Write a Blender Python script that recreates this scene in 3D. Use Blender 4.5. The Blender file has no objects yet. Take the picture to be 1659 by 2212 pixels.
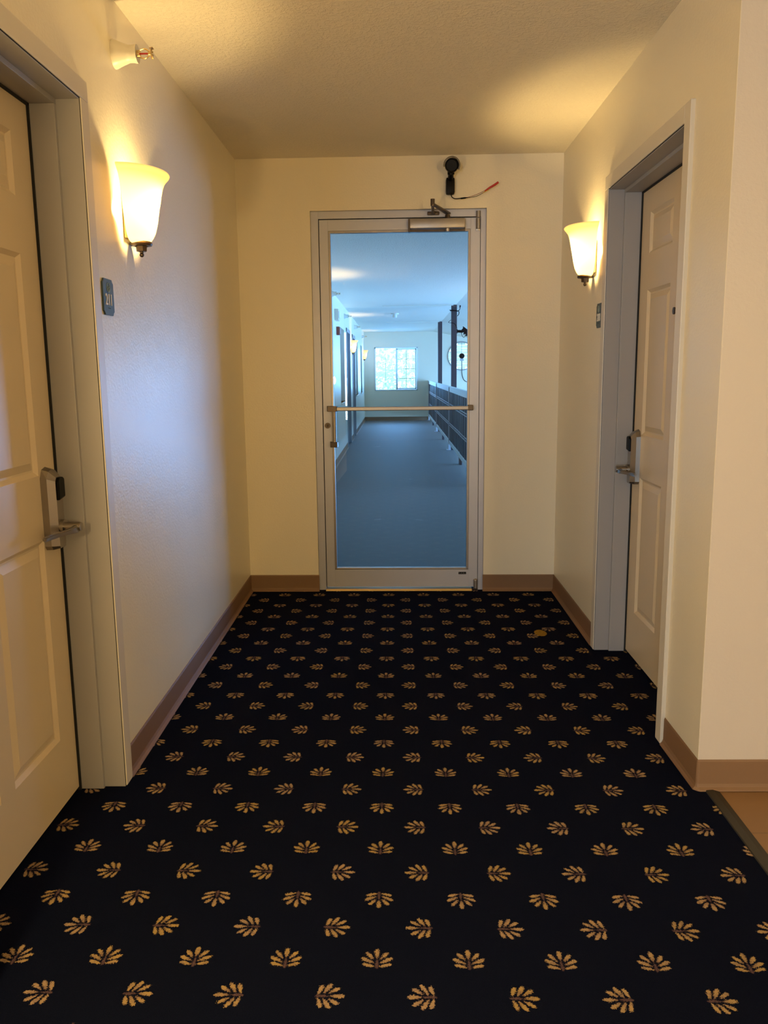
import bpy, bmesh, math, random
from mathutils import Vector, Matrix, Euler
random.seed(7)
PI = math.pi
scene = bpy.context.scene
COL = scene.collection

# ------------------------------------------------------------------ helpers
class MB:
    """collects shapes in one bmesh, built as ONE mesh object"""
    def __init__(s):
        s.bm = bmesh.new()
    def box(s, x0, x1, y0, y1, z0, z1, bevel=0.0, mi=0):
        bm = bmesh.new()
        bmesh.ops.create_cube(bm, size=1.0)
        for v in bm.verts:
            v.co = Vector(((x0+x1)/2+v.co.x*(x1-x0), (y0+y1)/2+v.co.y*(y1-y0), (z0+z1)/2+v.co.z*(z1-z0)))
        if bevel > 0:
            bmesh.ops.bevel(bm, geom=list(bm.edges), offset=bevel, segments=2, profile=.6, affect='EDGES')
        s._merge(bm, mi)
        return s
    def _merge(s, bm, mi=0, M=None):
        if M is not None:
            bmesh.ops.transform(bm, matrix=M, verts=bm.verts)
        bmesh.ops.recalc_face_normals(bm, faces=bm.faces)
        for f in bm.faces:
            f.material_index = mi
        me = bpy.data.meshes.new('tmp'); bm.to_mesh(me); bm.free()
        s.bm.from_mesh(me); bpy.data.meshes.remove(me)
    def cyl(s, a, b, r, r2=None, seg=24, mi=0):
        a, b = Vector(a), Vector(b); d = b-a
        bm = bmesh.new()
        bmesh.ops.create_cone(bm, cap_ends=True, segments=seg, radius1=r, radius2=r if r2 is None else r2, depth=d.length)
        q = Vector((0, 0, 1)).rotation_difference(d.normalized())
        s._merge(bm, mi, Matrix.Translation((a+b)/2) @ q.to_matrix().to_4x4())
        return s
    def sphere(s, c, r, seg=24, sc=(1, 1, 1), mi=0):
        bm = bmesh.new()
        bmesh.ops.create_uvsphere(bm, u_segments=seg, v_segments=seg//2, radius=r)
        s._merge(bm, mi, Matrix.Translation(c) @ Matrix.Diagonal((*sc, 1)))
        return s
    def lathe(s, prof, axis_o, axis_d, seg=32, a0=0, a1=2*PI, ref=None, squash=1.0, mi=0, caps=False):
        """prof: list of (r, h) along axis_d from axis_o; ref: direction of angle pi/2 for half lathes"""
        d = Vector(axis_d).normalized()
        e2 = Vector(ref).normalized() if ref else d.orthogonal().normalized()
        e1 = e2.cross(d).normalized()
        full = abs(a1-a0-2*PI) < 1e-6
        n = seg if full else seg+1
        bm = bmesh.new(); rings = []
        o = Vector(axis_o)
        for r, h in prof:
            ring = []
            for i in range(n):
                a = a0+(a1-a0)*i/seg
                ring.append(bm.verts.new(o+d*h+e1*(r*math.cos(a))+e2*(r*squash*math.sin(a))))
            rings.append(ring)
        for k in range(len(rings)-1):
            for i in range(n if full else n-1):
                j = (i+1) % n
                bm.faces.new((rings[k][i], rings[k][j], rings[k+1][j], rings[k+1][i]))
        if caps and full:
            bm.faces.new(rings[0]); bm.faces.new(rings[-1])
        bmesh.ops.remove_doubles(bm, verts=bm.verts, dist=1e-6)
        s._merge(bm, mi)
        return s
    def prism(s, pts, off, mi=0, bevel=0):
        """pts: planar polygon (3D), extruded by vector off"""
        bm = bmesh.new()
        vs = [bm.verts.new(p) for p in pts]
        f = bm.faces.new(vs)
        r = bmesh.ops.extrude_face_region(bm, geom=[f])
        for v in r['geom']:
            if isinstance(v, bmesh.types.BMVert):
                v.co += Vector(off)
        if bevel:
            bmesh.ops.bevel(bm, geom=list(bm.edges), offset=bevel, segments=2, profile=.6, affect='EDGES')
        s._merge(bm, mi)
        return s
    def tube(s, pts, r, seg=10, mi=0, res=8):
        """smooth tube through pts (Catmull-Rom)"""
        P = [Vector(p) for p in pts]
        path = []
        for i in range(len(P)-1):
            p0 = P[max(i-1, 0)]; p1 = P[i]; p2 = P[i+1]; p3 = P[min(i+2, len(P)-1)]
            for k in range(res):
                t = k/res
                path.append(.5*((2*p1)+(p2-p0)*t+(2*p0-5*p1+4*p2-p3)*t*t+(-p0+3*p1-3*p2+p3)*t**3))
        path.append(P[-1])
        bm = bmesh.new(); rings = []
        up = None
        for i, p in enumerate(path):
            d = (path[min(i+1, len(path)-1)]-path[max(i-1, 0)]).normalized()
            if up is None:
                up = d.orthogonal().normalized()
            up = (up-d*up.dot(d)).normalized()
            e = d.cross(up)
            rr = r(i/(len(path)-1)) if callable(r) else r
            rings.append([bm.verts.new(p+(up*math.cos(2*PI*k/seg)+e*math.sin(2*PI*k/seg))*rr) for k in range(seg)])
        for a, b in zip(rings, rings[1:]):
            for k in range(seg):
                bm.faces.new((a[k], a[(k+1) % seg], b[(k+1) % seg], b[k]))
        bm.faces.new(rings[0]); bm.faces.new(rings[-1])
        s._merge(bm, mi)
        return s
    def quad(s, pts, mi=0):
        vs = [s.bm.verts.new(p) for p in pts]
        f = s.bm.faces.new(vs); f.material_index = mi
        return s
    def build(s, name, mats, parent=None, smooth=False, M=None):
        if M is not None:
            bmesh.ops.transform(s.bm, matrix=M, verts=s.bm.verts)
        me = bpy.data.meshes.new(name)
        s.bm.to_mesh(me); s.bm.free()
        for m in (mats if isinstance(mats, (list, tuple)) else [mats]):
            me.materials.append(m)
        if smooth:
            me.polygons.foreach_set('use_smooth', [True]*len(me.polygons))
            try:
                me.set_sharp_from_angle(angle=math.radians(38))
            except Exception:
                pass
        o = bpy.data.objects.new(name, me); COL.objects.link(o)
        if parent:
            o.parent = parent
        return o

def tag(o, label=None, cat=None, group=None, kind=None):
    if label: o['label'] = label
    if cat: o['category'] = cat
    if group: o['group'] = group
    if kind: o['kind'] = kind
    return o
def empty(name, loc=(0, 0, 0), rz=0):
    o = bpy.data.objects.new(name, None); COL.objects.link(o)
    o.location = loc; o.rotation_euler = (0, 0, rz); o.empty_display_size = .05
    return o
def struct(o, label, cat):
    return tag(o, label, cat, kind='structure')
def copy_tree(o, parent=None):
    c = o.copy(); COL.objects.link(c)
    if parent: c.parent = parent
    for ch in list(o.children):
        copy_tree(ch, c)
    return c

# ------------------------------------------------------------------ materials
class NT:
    def __init__(s, name):
        s.m = bpy.data.materials.new(name); s.m.use_nodes = True
        s.t = s.m.node_tree; s.n = s.t.nodes; s.n.clear()
        s.out = s.n.new('ShaderNodeOutputMaterial')
    def new(s, typ, **kw):
        nd = s.n.new(typ)
        for k, v in kw.items():
            if k == 'inp':
                for a, b in v.items():
                    if hasattr(b, 'is_output') or isinstance(b, bpy.types.NodeSocket):
                        s.t.links.new(b, nd.inputs[a])
                    else:
                        nd.inputs[a].default_value = b
            else:
                setattr(nd, k, v)
        return nd
    def M(s, op, a, b=None, c=None):
        nd = s.n.new('ShaderNodeMath'); nd.operation = op
        for i, v in enumerate((a, b, c)):
            if v is None: continue
            if isinstance(v, bpy.types.NodeSocket): s.t.links.new(v, nd.inputs[i])
            else: nd.inputs[i].default_value = v
        return nd.outputs[0]
    def mix(s, f, a, b):
        nd = s.n.new('ShaderNodeMix'); nd.data_type = 'RGBA'
        for sock, v in ((nd.inputs[0], f), (nd.inputs[6], a), (nd.inputs[7], b)):
            if isinstance(v, bpy.types.NodeSocket): s.t.links.new(v, sock)
            else: sock.default_value = v if not isinstance(v, tuple) else (*v[:3], 1)
        return nd.outputs[2]
    def link(s, a, b): s.t.links.new(a, b)
    def coords(s, kind='Object'):
        return s.new('ShaderNodeTexCoord').outputs[kind]

def mat(name, color, rough=.5, metal=0., bump=None, var=0., vscale=3., spec=.5, bump2=None):
    """principled with procedural colour variation and bump; bump = (scale, strength, distance)"""
    k = NT(name)
    p = k.new('ShaderNodeBsdfPrincipled')
    k.link(p.outputs[0], k.out.inputs[0])
    p.inputs['Roughness'].default_value = rough
    p.inputs['Metallic'].default_value = metal
    p.inputs['Specular IOR Level'].default_value = spec
    co = k.coords()
    if var > 0:
        nz = k.new('ShaderNodeTexNoise', inp={'Vector': co, 'Scale': vscale, 'Detail': 4.})
        a = tuple(max(0, c*(1-var)) for c in color); b = tuple(min(1, c*(1+var)) for c in color)
        k.link(k.mix(nz.outputs[0], a, b), p.inputs['Base Color'])
    else:
        p.inputs['Base Color'].default_value = (*color, 1)
    nrm = None
    for bp in (bump, bump2):
        if not bp: continue
        nz = k.new('ShaderNodeTexNoise', inp={'Vector': co, 'Scale': bp[0], 'Detail': 3., 'Roughness': .55})
        bn = k.new('ShaderNodeBump', inp={'Height': nz.outputs[0], 'Strength': bp[1], 'Distance': bp[2]})
        if nrm: k.link(nrm, bn.inputs['Normal'])
        nrm = bn.outputs[0]
    if nrm: k.link(nrm, p.inputs['Normal'])
    return k.m

def m_ceiling():
    k = NT('textured_ceiling_paint')
    p = k.new('ShaderNodeBsdfPrincipled'); k.link(p.outputs[0], k.out.inputs[0])
    p.inputs['Roughness'].default_value = .75
    p.inputs['Specular IOR Level'].default_value = .25
    p.inputs['Base Color'].default_value = (.80, .74, .62, 1)
    co = k.coords()
    n1 = k.new('ShaderNodeTexNoise', inp={'Vector': co, 'Scale': 85., 'Detail': 3., 'Roughness': .6})
    r = k.new('ShaderNodeMapRange', inp={'Value': n1.outputs[0], 'From Min': .46, 'From Max': .64})
    b = k.new('ShaderNodeBump', inp={'Height': r.outputs[0], 'Strength': .5, 'Distance': .004})
    k.link(b.outputs[0], p.inputs['Normal'])
    return k.m

def m_carpet():
    k = NT('navy_palmette_carpet')
    M = k.M
    p = k.new('ShaderNodeBsdfPrincipled'); k.link(p.outputs[0], k.out.inputs[0])
    p.inputs['Roughness'].default_value = .95
    p.inputs['Specular IOR Level'].default_value = .015
    co = k.coords()
    sep = k.new('ShaderNodeSeparateXYZ', inp={0: co})
    X, Y = sep.outputs[0], sep.outputs[1]
    # woven, slightly ragged edges
    wn = k.new('ShaderNodeTexNoise', inp={'Vector': co, 'Scale': 330., 'Detail': 3., 'Roughness': .65})
    ws = k.new('ShaderNodeSeparateXYZ', inp={0: wn.outputs['Color']})
    X2 = M('ADD', X, M('MULTIPLY', M('SUBTRACT', ws.outputs[0], .5), .017))
    Y2 = M('ADD', Y, M('MULTIPLY', M('SUBTRACT', ws.outputs[1], .5), .017))
    SX, SY = .2025, .1079
    v = M('ADD', M('SUBTRACT', Y2, 1.5180), M('MULTIPLY', X2, .0165))
    n = M('FLOOR', M('ADD', M('DIVIDE', v, SY), .5))
    fv = M('SUBTRACT', v, M('MULTIPLY', n, SY))
    par = M('FLOORED_MODULO', n, 2.)
    m4 = M('FLOORED_MODULO', n, 4.)
    xs = M('ADD', M('ADD', X2, .1535), M('MULTIPLY', par, .10125))
    i = M('FLOOR', M('ADD', M('DIVIDE', xs, SX), .5))
    fu = M('SUBTRACT', xs, M('MULTIPLY', i, SX))
    s_odd = M('SUBTRACT', 1., M('MULTIPLY', M('GREATER_THAN', m4, 2.), 2.))      # +1 up, -1 down
    s_even = M('SUBTRACT', 1., M('MULTIPLY', M('FLOORED_MODULO', i, 2.), 2.))     # +1 right, -1 left
    inv = M('SUBTRACT', 1., par)
    a = M('ABSOLUTE', M('ADD', M('MULTIPLY', par, fu), M('MULTIPLY', inv, fv)))
    b = M('ADD', M('MULTIPLY', par, M('MULTIPLY', fv, s_odd)), M('MULTIPLY', inv, M('MULTIPLY', fu, s_even)))
    def petal(x0, y0, x1, y1, w):
        cx, cy = (x0+x1)/2000, (y0+y1)/2000
        L = math.hypot(x1-x0, y1-y0)/2000
        dx, dy = (x1-x0)/2000/L, (y1-y0)/2000/L
        pa = M('SUBTRACT', a, cx); pb = M('SUBTRACT', b, cy)
        al = M('DIVIDE', M('ADD', M('MULTIPLY', pa, dx), M('MULTIPLY', pb, dy)), L)
        ac = M('DIVIDE', M('SUBTRACT', M('MULTIPLY', pb, dx), M('MULTIPLY', pa, dy)), w/1000)
        # teardrop: wider towards the tip
        ac = M('DIVIDE', ac, M('ADD', .78, M('MULTIPLY', al, .30)))
        return M('ADD', M('MULTIPLY', al, al), M('MULTIPLY', ac, ac))
    es = [petal(0, 5, 0, 36, 6.4), petal(7, 2, 24, 25, 5.6), petal(6, -9, 35, 7, 5.8), petal(5, -20, 32, -12, 5.6)]
    e = es[0]
    for q in es[1:]:
        e = M('MINIMUM', e, q)
    stem = petal(0, 4, 0, -27, 4.2)
    mask = M('LESS_THAN', e, 1.)
    smask = M('LESS_THAN', stem, 1.)
    # colour of each motif
    cmb = k.new('ShaderNodeCombineXYZ', inp={0: i, 1: n})
    wh = k.new('ShaderNodeTexWhiteNoise', noise_dimensions='2D', inp={'Vector': cmb.outputs[0]})
    nz = k.new('ShaderNodeTexNoise', inp={'Vector': co, 'Scale': 90., 'Detail': 2.})
    f1 = M('ADD', M('MULTIPLY', wh.outputs[0], .55), M('MULTIPLY', M('SUBTRACT', nz.outputs[0], .25), .9))
    gold = k.mix(f1, (.37, .255, .075), (.35, .245, .175))
    # petals turn duller and pinker towards the stem
    rad = M('DIVIDE', M('SQRT', M('ADD', M('MULTIPLY', a, a), M('MULTIPLY', b, b))), .022)
    rad.node.use_clamp = True
    gold = k.mix(rad, (.17, .105, .095), gold)
    gold = k.mix(M('MULTIPLY', M('GREATER_THAN', nz.outputs[0], .56), .35), gold, (.13, .085, .09))
    fib = k.new('ShaderNodeTexNoise', inp={'Vector': co, 'Scale': 420., 'Detail': 3.})
    navy = k.mix(fib.outputs[0], (.0020, .0030, .0095), (.0060, .0085, .024))
    c = k.mix(smask, navy, k.mix(nz.outputs[0], (.06, .036, .04), (.13, .08, .09)))
    c = k.mix(mask, c, gold)
    # small yellow spill near the far right corner
    d2 = M('ADD', M('POWER', M('DIVIDE', M('SUBTRACT', X2, .706), .030), 2.), M('POWER', M('DIVIDE', M('SUBTRACT', Y2, 3.925), .050), 2.))
    c = k.mix(M('MULTIPLY', M('LESS_THAN', d2, 1.), M('ADD', .45, M('MULTIPLY', nz.outputs[0], .7))), c, (.36, .22, .03))
    k.link(c, p.inputs['Base Color'])
    bn = k.new('ShaderNodeBump', inp={'Height': fib.outputs[0], 'Strength': .6, 'Distance': .003})
    k.link(bn.outputs[0], p.inputs['Normal'])
    return k.m

def m_glass(name, tint=(1, 1, 1), refl=1.0):
    k = NT(name)
    tr = k.new('ShaderNodeBsdfTransparent', inp={0: (*tint, 1)})
    gl = k.new('ShaderNodeBsdfGlossy', inp={'Roughness': .005})
    fr = k.new('ShaderNodeFresnel', inp={'IOR': 1.5})
    mx = k.new('ShaderNodeMixShader')
    k.link(k.M('MULTIPLY', fr.outputs[0], refl), mx.inputs[0])
    k.link(tr.outputs[0], mx.inputs[1]); k.link(gl.outputs[0], mx.inputs[2])
    k.link(mx.outputs[0], k.out.inputs[0])
    return k.m

def m_shade():
    k = NT('frosted_glass_shade')
    tr = k.new('ShaderNodeBsdfTranslucent', inp={0: (.64, .40, .15, 1)})
    df = k.new('ShaderNodeBsdfDiffuse', inp={0: (.75, .66, .48, 1)})
    mx = k.new('ShaderNodeMixShader', inp={0: .25})
    k.link(tr.outputs[0], mx.inputs[1]); k.link(df.outputs[0], mx.inputs[2])
    em = k.new('ShaderNodeEmission', inp={0: (1.0, .70, .26, 1), 1: SHADE_EM})
    ad = k.new('ShaderNodeAddShader')
    k.link(mx.outputs[0], ad.inputs[0]); k.link(em.outputs[0], ad.inputs[1])
    k.link(ad.outputs[0], k.out.inputs[0])
    return k.m

def m_hall_carpet():
    k = NT('blue_grey_hall_carpet')
    p = k.new('ShaderNodeBsdfPrincipled'); k.link(p.outputs[0], k.out.inputs[0])
    p.inputs['Roughness'].default_value = .62; p.inputs['Specular IOR Level'].default_value = .35
    co = k.coords()
    mp = k.new('ShaderNodeMapping', inp={'Vector': co, 'Scale': (3., 40., 1.)})
    n1 = k.new('ShaderNodeTexNoise', inp={'Vector': mp.outputs[0], 'Scale': 3., 'Detail': 6., 'Roughness': .7})
    n2 = k.new('ShaderNodeTexNoise', inp={'Vector': co, 'Scale': 160., 'Detail': 2.})
    f = k.M('ADD', k.M('MULTIPLY', n1.outputs[0], .6), k.M('MULTIPLY', n2.outputs[0], .4))
    c = k.mix(f, (.06, .056, .052), (.17, .155, .145))
    # pale scuffs where feet have dragged
    n3 = k.new('ShaderNodeTexNoise', inp={'Vector': co, 'Scale': 2.2, 'Detail': 5., 'Roughness': .65})
    r = k.new('ShaderNodeMapRange', inp={'Value': n3.outputs[0], 'From Min': .66, 'From Max': .74})
    c = k.mix(k.M('MULTIPLY', r.outputs[0], .45), c, (.36, .34, .32))
    k.link(c, p.inputs['Base Color'])
    b = k.new('ShaderNodeBump', inp={'Height': n2.outputs[0], 'Strength': .4, 'Distance': .003})
    k.link(b.outputs[0], p.inputs['Normal'])
    return k.m

def m_tile():
    k = NT('tan_floor_tile')
    p = k.new('ShaderNodeBsdfPrincipled'); k.link(p.outputs[0], k.out.inputs[0])
    p.inputs['Roughness'].default_value = .45
    co = k.coords()
    br = k.new('ShaderNodeTexBrick', offset=0., inp={'Vector': co, 'Scale': 1., 'Mortar Size': .004, 'Brick Width': .305, 'Row Height': .305,
               'Color1': (.22, .125, .056, 1), 'Color2': (.205, .115, .05, 1), 'Mortar': (.15, .09, .045, 1)})
    nz = k.new('ShaderNodeTexNoise', inp={'Vector': co, 'Scale': 9., 'Detail': 5.})
    k.link(k.mix(k.M('MULTIPLY', nz.outputs[0], .5), br.outputs[0], (.33, .20, .10)), p.inputs['Base Color'])
    return k.m

def m_leaf():
    k = NT('pale_green_leaf')
    nz = k.new('ShaderNodeTexNoise', inp={'Vector': k.coords(), 'Scale': 1.2, 'Detail': 3.})
    col = k.mix(nz.outputs[0], (.42, .72, .55), (.90, .97, .85))
    d = k.new('ShaderNodeBsdfDiffuse', inp={0: col}); t = k.new('ShaderNodeBsdfTranslucent', inp={0: col})
    mx = k.new('ShaderNodeMixShader', inp={0: .5})
    k.link(d.outputs[0], mx.inputs[1]); k.link(t.outputs[0], mx.inputs[2]); k.link(mx.outputs[0], k.out.inputs[0])
    return k.m
def m_louver():
    k = NT('white_translucent_louver')
    d = k.new('ShaderNodeBsdfDiffuse', inp={0: (.8, .8, .8, 1)}); t = k.new('ShaderNodeBsdfTranslucent', inp={0: (.9, .9, .9, 1)})
    mx = k.new('ShaderNodeMixShader', inp={0: .7})
    k.link(d.outputs[0], mx.inputs[1]); k.link(t.outputs[0], mx.inputs[2]); k.link(mx.outputs[0], k.out.inputs[0])
    return k.m

# light levels ------------------------------------------------------
SHADE_EM = .4
BULB_W = 9.0
FILL_W = 46.0
FILL_DAY = 140.0
DAY_W = 165.0
SKY = 2.6
WARM = (1.0, .69, .27)
DAYC = (.15, .45, 1.12)

PAINT = mat('cream_wall_paint', (.80, .735, .585), .34, bump=(110, .28, .003), bump2=(28, .12, .004), var=.02, vscale=2., spec=.42)
PAINT2 = mat('pinkish_beige_wall_paint', (.575, .515, .45), .42, bump=(110, .28, .003), bump2=(28, .12, .004), var=.02, vscale=2.)  # cream paint darkened to offset strong light on the outer wall, slightly pinker
CEIL = m_ceiling()
CARPET = m_carpet()
HALLC = m_hall_carpet()
TILE = m_tile()
BASE = mat('brown_vinyl_base', (.20, .112, .055), .62, bump=(40, .06, .002), var=.06, vscale=6)
JAMB = mat('taupe_frame_paint', (.33, .32, .325), .42, bump=(160, .10, .001), var=.04, vscale=5)
CASING = mat('light_grey_frame_paint', (.66, .61, .52), .40, var=.04, vscale=5)
DOORP = mat('cream_door_paint', (.66, .55, .39), .36, bump=(90, .05, .001), var=.03, vscale=4)
ALU = mat('satin_aluminium', (.48, .49, .57), .42, metal=.35, var=.05, vscale=8)
ALU2 = mat('brushed_aluminium', (.34, .31, .29), .36, metal=.7, var=.06, vscale=20)
BRONZE = mat('dark_bronze_metal', (.10, .074, .055), .38, metal=.7)
NICKEL = mat('satin_nickel', (.33, .295, .26), .30, metal=.9, var=.05, vscale=12)
BRASS = mat('polished_brass', (.75, .55, .25), .25, metal=1.)
BLACK = mat('black_plastic', (.002, .002, .0022), .42, var=.2, vscale=6, spec=.12)
BLACKR = mat('black_rubber_gap', (.004, .004, .004), .8)
OLIVE = mat('olive_visor_plastic', (.10, .075, .03), .45)
RED = mat('red_tape', (.45, .02, .012), .45)
DRED = mat('dark_red_plastic', (.16, .02, .02), .45)
YEL = mat('yellow_wire', (.8, .5, .03), .5)
SIGN = mat('slate_teal_sign', (.05, .082, .09), .55, var=.12, vscale=30)
SIGNT = mat('raised_white_figures', (.80, .77, .70), .5)
SIGNE = mat('pale_teal_emblem', (.22, .30, .31), .5)
WHITE = mat('white_plastic', (.66, .62, .53), .38)
WFRAME = mat('white_window_vinyl', (.82, .82, .82), .35)
STRIP = mat('dark_rubber_strip', (.022, .021, .014), .5, bump=(60, .1, .001))
THRESH = mat('brass_threshold', (.62, .46, .18), .38, metal=.6)
WOOD = mat('dark_stained_post', (.045, .026, .028), .5, bump=(40, .1, .002), var=.25, vscale=8)
SLAT = mat('dark_stained_slat', (.085, .085, .09), .5, bump=(40, .15, .002), var=.45, vscale=7)
RAILW = mat('pale_painted_rail', (.80, .80, .78), .45, var=.05)
POSTM = mat('grey_painted_post', (.42, .40, .42), .4, metal=.2)
DGLASS = mat('dark_window_glass', (.05, .07, .09), .15, var=.1)
DRAPE = mat('grey_blind', (.20, .22, .24), .6)
GLASS = m_glass('clear_door_glass', (.97, .985, .98), 1.0)
WGLASS = m_glass('clear_window_glass', (.97, .99, .98), .6)
SHADE = m_shade()
LOUV = m_louver()
LEAF = m_leaf()
BARK = mat('grey_bark', (.20, .17, .14), .8, bump=(30, .4, .01))
GRASS = mat('sunlit_grass', (.25, .40, .15), .9, var=.3, vscale=2)  # plain green with random variation

# ------------------------------------------------------------------ key dimensions (metres)
XL, XR, D, SK, HC = -.875, .9195, 4.738, -.018, 2.44
TH = math.atan(SK)
YO = 2.378                       # wall that faces the camera on the right
HX, HY0, HY1 = -.8306, 4.90, 22.03   # hall: left wall, start, far wall
ME = Matrix.Translation((0, D, 0)) @ Matrix.Rotation(TH, 4, 'Z')   # frame of the end wall

# ------------------------------------------------------------------ floors and ceilings
b = MB(); b.box(-2.7, .945, -6.0, D+.07, -.12, 0); b.box(.944, 1.30, YO, D+.07, -.12, 0)
struct(b.build('floor', CARPET), 'dark navy carpet with rows of small gold palmettes', 'carpet floor')
b = MB(); b.box(.978, 3.4, -6.0, YO+.02, -.12, -.002)
struct(b.build('floor_tile', TILE), 'tan ceramic tile floor beyond the dark edge strip', 'tile floor')
b = MB(); b.prism([(.943, -6.0, 0), (.945, -6.0, .004), (.966, -6.0, .005), (.985, -6.0, 0)], (0, 6.0+YO-.004, 0))
struct(b.build('trim_1', STRIP), 'dark rubber strip between patterned carpet and tan tile', 'edge strip')
b = MB(); b.box(-1.0, 1.02, D+.07, HY1+.2, -.25, 0); b.box(1.0, 4.6, D+.07, 9.32, -.25, 0)
struct(b.build('floor_hall', HALLC), 'blue-grey carpet runner of the long hall behind the glass door', 'carpet floor')
b = MB(); b.box(1.02, 4.6, 4.8, HY1+.2, -3.2, -3.0)
struct(b.build('floor_lower', TILE), 'lower floor below the railing', 'floor')
b = MB(); b.box(-2.7, 3.5, -6.1, D+.06, HC, HC+.12)
struct(b.build('ceiling', CEIL), 'knockdown textured ceiling over the vestibule', 'ceiling')
b = MB()
for (xa, za0, za1, xb, zb0, zb1) in ((-1.0, 2.352, 2.305, .975, 2.352, 2.308), (.975, 2.352, 2.308, 4.7, 1.66, 1.60)):
    b.prism([(xa, D+.06, za0), (xb, D+.06, zb0), (xb, D+.06, zb0+.12), (xa, D+.06, za0+.12)], (0, 0, 0.0001))
    for v in b.bm.verts: pass
b.bm.free()
b = MB()
def slab(xa, xb, y0, y1, za0, za1, zb0, zb1, t):
    P = [(xa, y0, za0), (xb, y0, zb0), (xb, y1, zb1), (xa, y1, za1)]
    Q = [(p[0], p[1], p[2]+t) for p in P]
    bm = bmesh.new(); v = [bm.verts.new(p) for p in P+Q]
    for f in ((0, 1, 2, 3), (7, 6, 5, 4), (0, 4, 5, 1), (1, 5, 6, 2), (2, 6, 7, 3), (3, 7, 4, 0)):
        bm.faces.new([v[i] for i in f])
    b._merge(bm)
slab(-1.0, .975, D+.06, HY1+.2, 2.352, 2.303, 2.352, 2.306, .12)
slab(.975, 4.7, D+.06, HY1+.2, 2.352, 2.306, 1.65, 1.60, .12)
struct(b.build('ceiling_hall', CEIL), 'pale ceiling of the long hall, sloping down beyond the posts', 'ceiling')
# shallow drop seams that cross the hall ceiling at the posts
for n, yy in ((2, 13.545), (3, 17.794)):
    b = MB(); zc = 2.352-(yy-4.8)*.0028
    b.box(-.2, .93, yy-.01, yy+.02, zc-.012, zc+.02)
    struct(b.build(f'trim_{n}', CEIL), ('nearer' if n == 2 else 'farther')+' thin ceiling seam meeting a dark post top in the hall', 'ceiling seam')

# ------------------------------------------------------------------ vestibule walls
DL0, DL1 = 1.487, 2.405          # left door opening
DR0, DR1 = 2.752, 3.668          # right door opening
DH = 2.032
b = MB(); x0 = XL-.26
RO = .017
b.box(x0, XL, -1.2, DL0-RO, 0, HC); b.box(x0, XL, DL1+RO, D+.06, 0, HC); b.box(x0, XL, DL0-RO, DL1+RO, DH+RO, HC)
b.box(x0, x0+.05, DL0-RO, DL1+RO, 0, DH+RO)
struct(b.build('wall_left', PAINT), 'cream textured wall with the 211 sign and a lit sconce', 'wall')
b = MB(); x1 = XR+.26
b.box(XR, x1, YO, DR0-RO, 0, HC); b.box(XR, x1, DR1+RO, D+.04, 0, HC); b.box(XR, x1, DR0-RO, DR1+RO, DH+RO, HC)
b.box(x1-.05, x1, DR0-RO, DR1+RO, 0, DH+RO)
struct(b.build('wall_right', PAINT), 'cream wall holding the door beside the 208 sign', 'wall')
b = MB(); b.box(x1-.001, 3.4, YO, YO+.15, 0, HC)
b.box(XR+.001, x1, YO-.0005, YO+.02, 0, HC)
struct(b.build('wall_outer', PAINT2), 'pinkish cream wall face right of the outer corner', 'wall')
b = MB(); b.box(-2.7, 3.5, -6.1, -6.0, 0, HC)
struct(b.build('wall_back', mat('brown_panel_wall', (.10, .065, .04), .5, var=.2)), 'lobby wall behind the viewer', 'wall')  # unseen wall, coloured dark to weaken its reflection in the glass door
b = MB(); b.box(3.4, 3.5, -6.1, YO+.2, 0, HC); b.box(-2.7, -2.6, -6.1, -1.2, 0, HC); b.box(-2.7, -1.0, -1.2, -1.1, 0, HC)
struct(b.build('wall_lobby', PAINT), 'lobby side wall beyond the tile floor', 'wall')
OX0, OX1, OZ = -.468, .506, 2.163
b = MB()
b.box(-1.1, OX0, 0, .15, 0, HC+.05); b.box(OX1, 1.15, 0, .15, 0, HC+.05); b.box(OX0, OX1, 0, .15, OZ, HC+.05)
o = b.build('wall_end', PAINT); o.matrix_world = ME
struct(o, 'yellow-lit cream wall around the glass door', 'wall')

# ------------------------------------------------------------------ cove baseboards
BP = [(0, 0), (.016, 0), (.014, .004), (.008, .010), (.0045, .020), (.004, .092), (.0015, .098), (0, .098)]
def cove(name, p0, p1, nrm, label, M=None):
    p0, p1, nrm = Vector(p0), Vector(p1), Vector(nrm)
    b = MB(); b.prism([p0+nrm*u+Vector((0, 0, z)) for u, z in BP], p1-p0)
    o = b.build(name, BASE, M=M)
    return struct(o, label, 'baseboard')
cove('baseboard_left', (XL, DL1+.062, 0), (XL, D+.012, 0), (1, 0, 0), 'brown vinyl base along the left wall under the 211 sign')
cove('baseboard_right', (XR, DR1+.064, 0), (XR, D-.018, 0), (-1, 0, 0), 'short brown vinyl base between the right door and end wall')
cove('baseboard_end_left', (XL-.01, 0, 0), (OX0+.004, 0, 0), (0, -1, 0), 'brown vinyl base left of the glass door', M=ME)
cove('baseboard_end_right', (OX1-.004, 0, 0), (XR+.01, 0, 0), (0, -1, 0), 'brown vinyl base right of the glass door', M=ME)
# wraps round the outer corner as one piece
b = MB()
path = []
for u, z in BP:
    path.append([(XR-u, DR0-.064, z), (XR-u*.75, YO-u*.1, z), (XR-u*.1, YO-u*.75, z), (XR+.006, YO-u, z), (3.4, YO-u, z)])
bm = bmesh.new(); rows = [[bm.verts.new(p) for p in r] for r in path]
for i in range(len(rows)):
    j = (i+1) % len(rows)
    for k in range(4):
        bm.faces.new((rows[i][k], rows[i][k+1], rows[j][k+1], rows[j][k]))
bm.faces.new([r[0] for r in rows]); bm.faces.new([r[-1] for r in rows][::-1])
b._merge(bm)
struct(b.build('baseboard_outer', BASE), 'brown vinyl base wrapping round the outer corner by the tile', 'baseboard')

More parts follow.
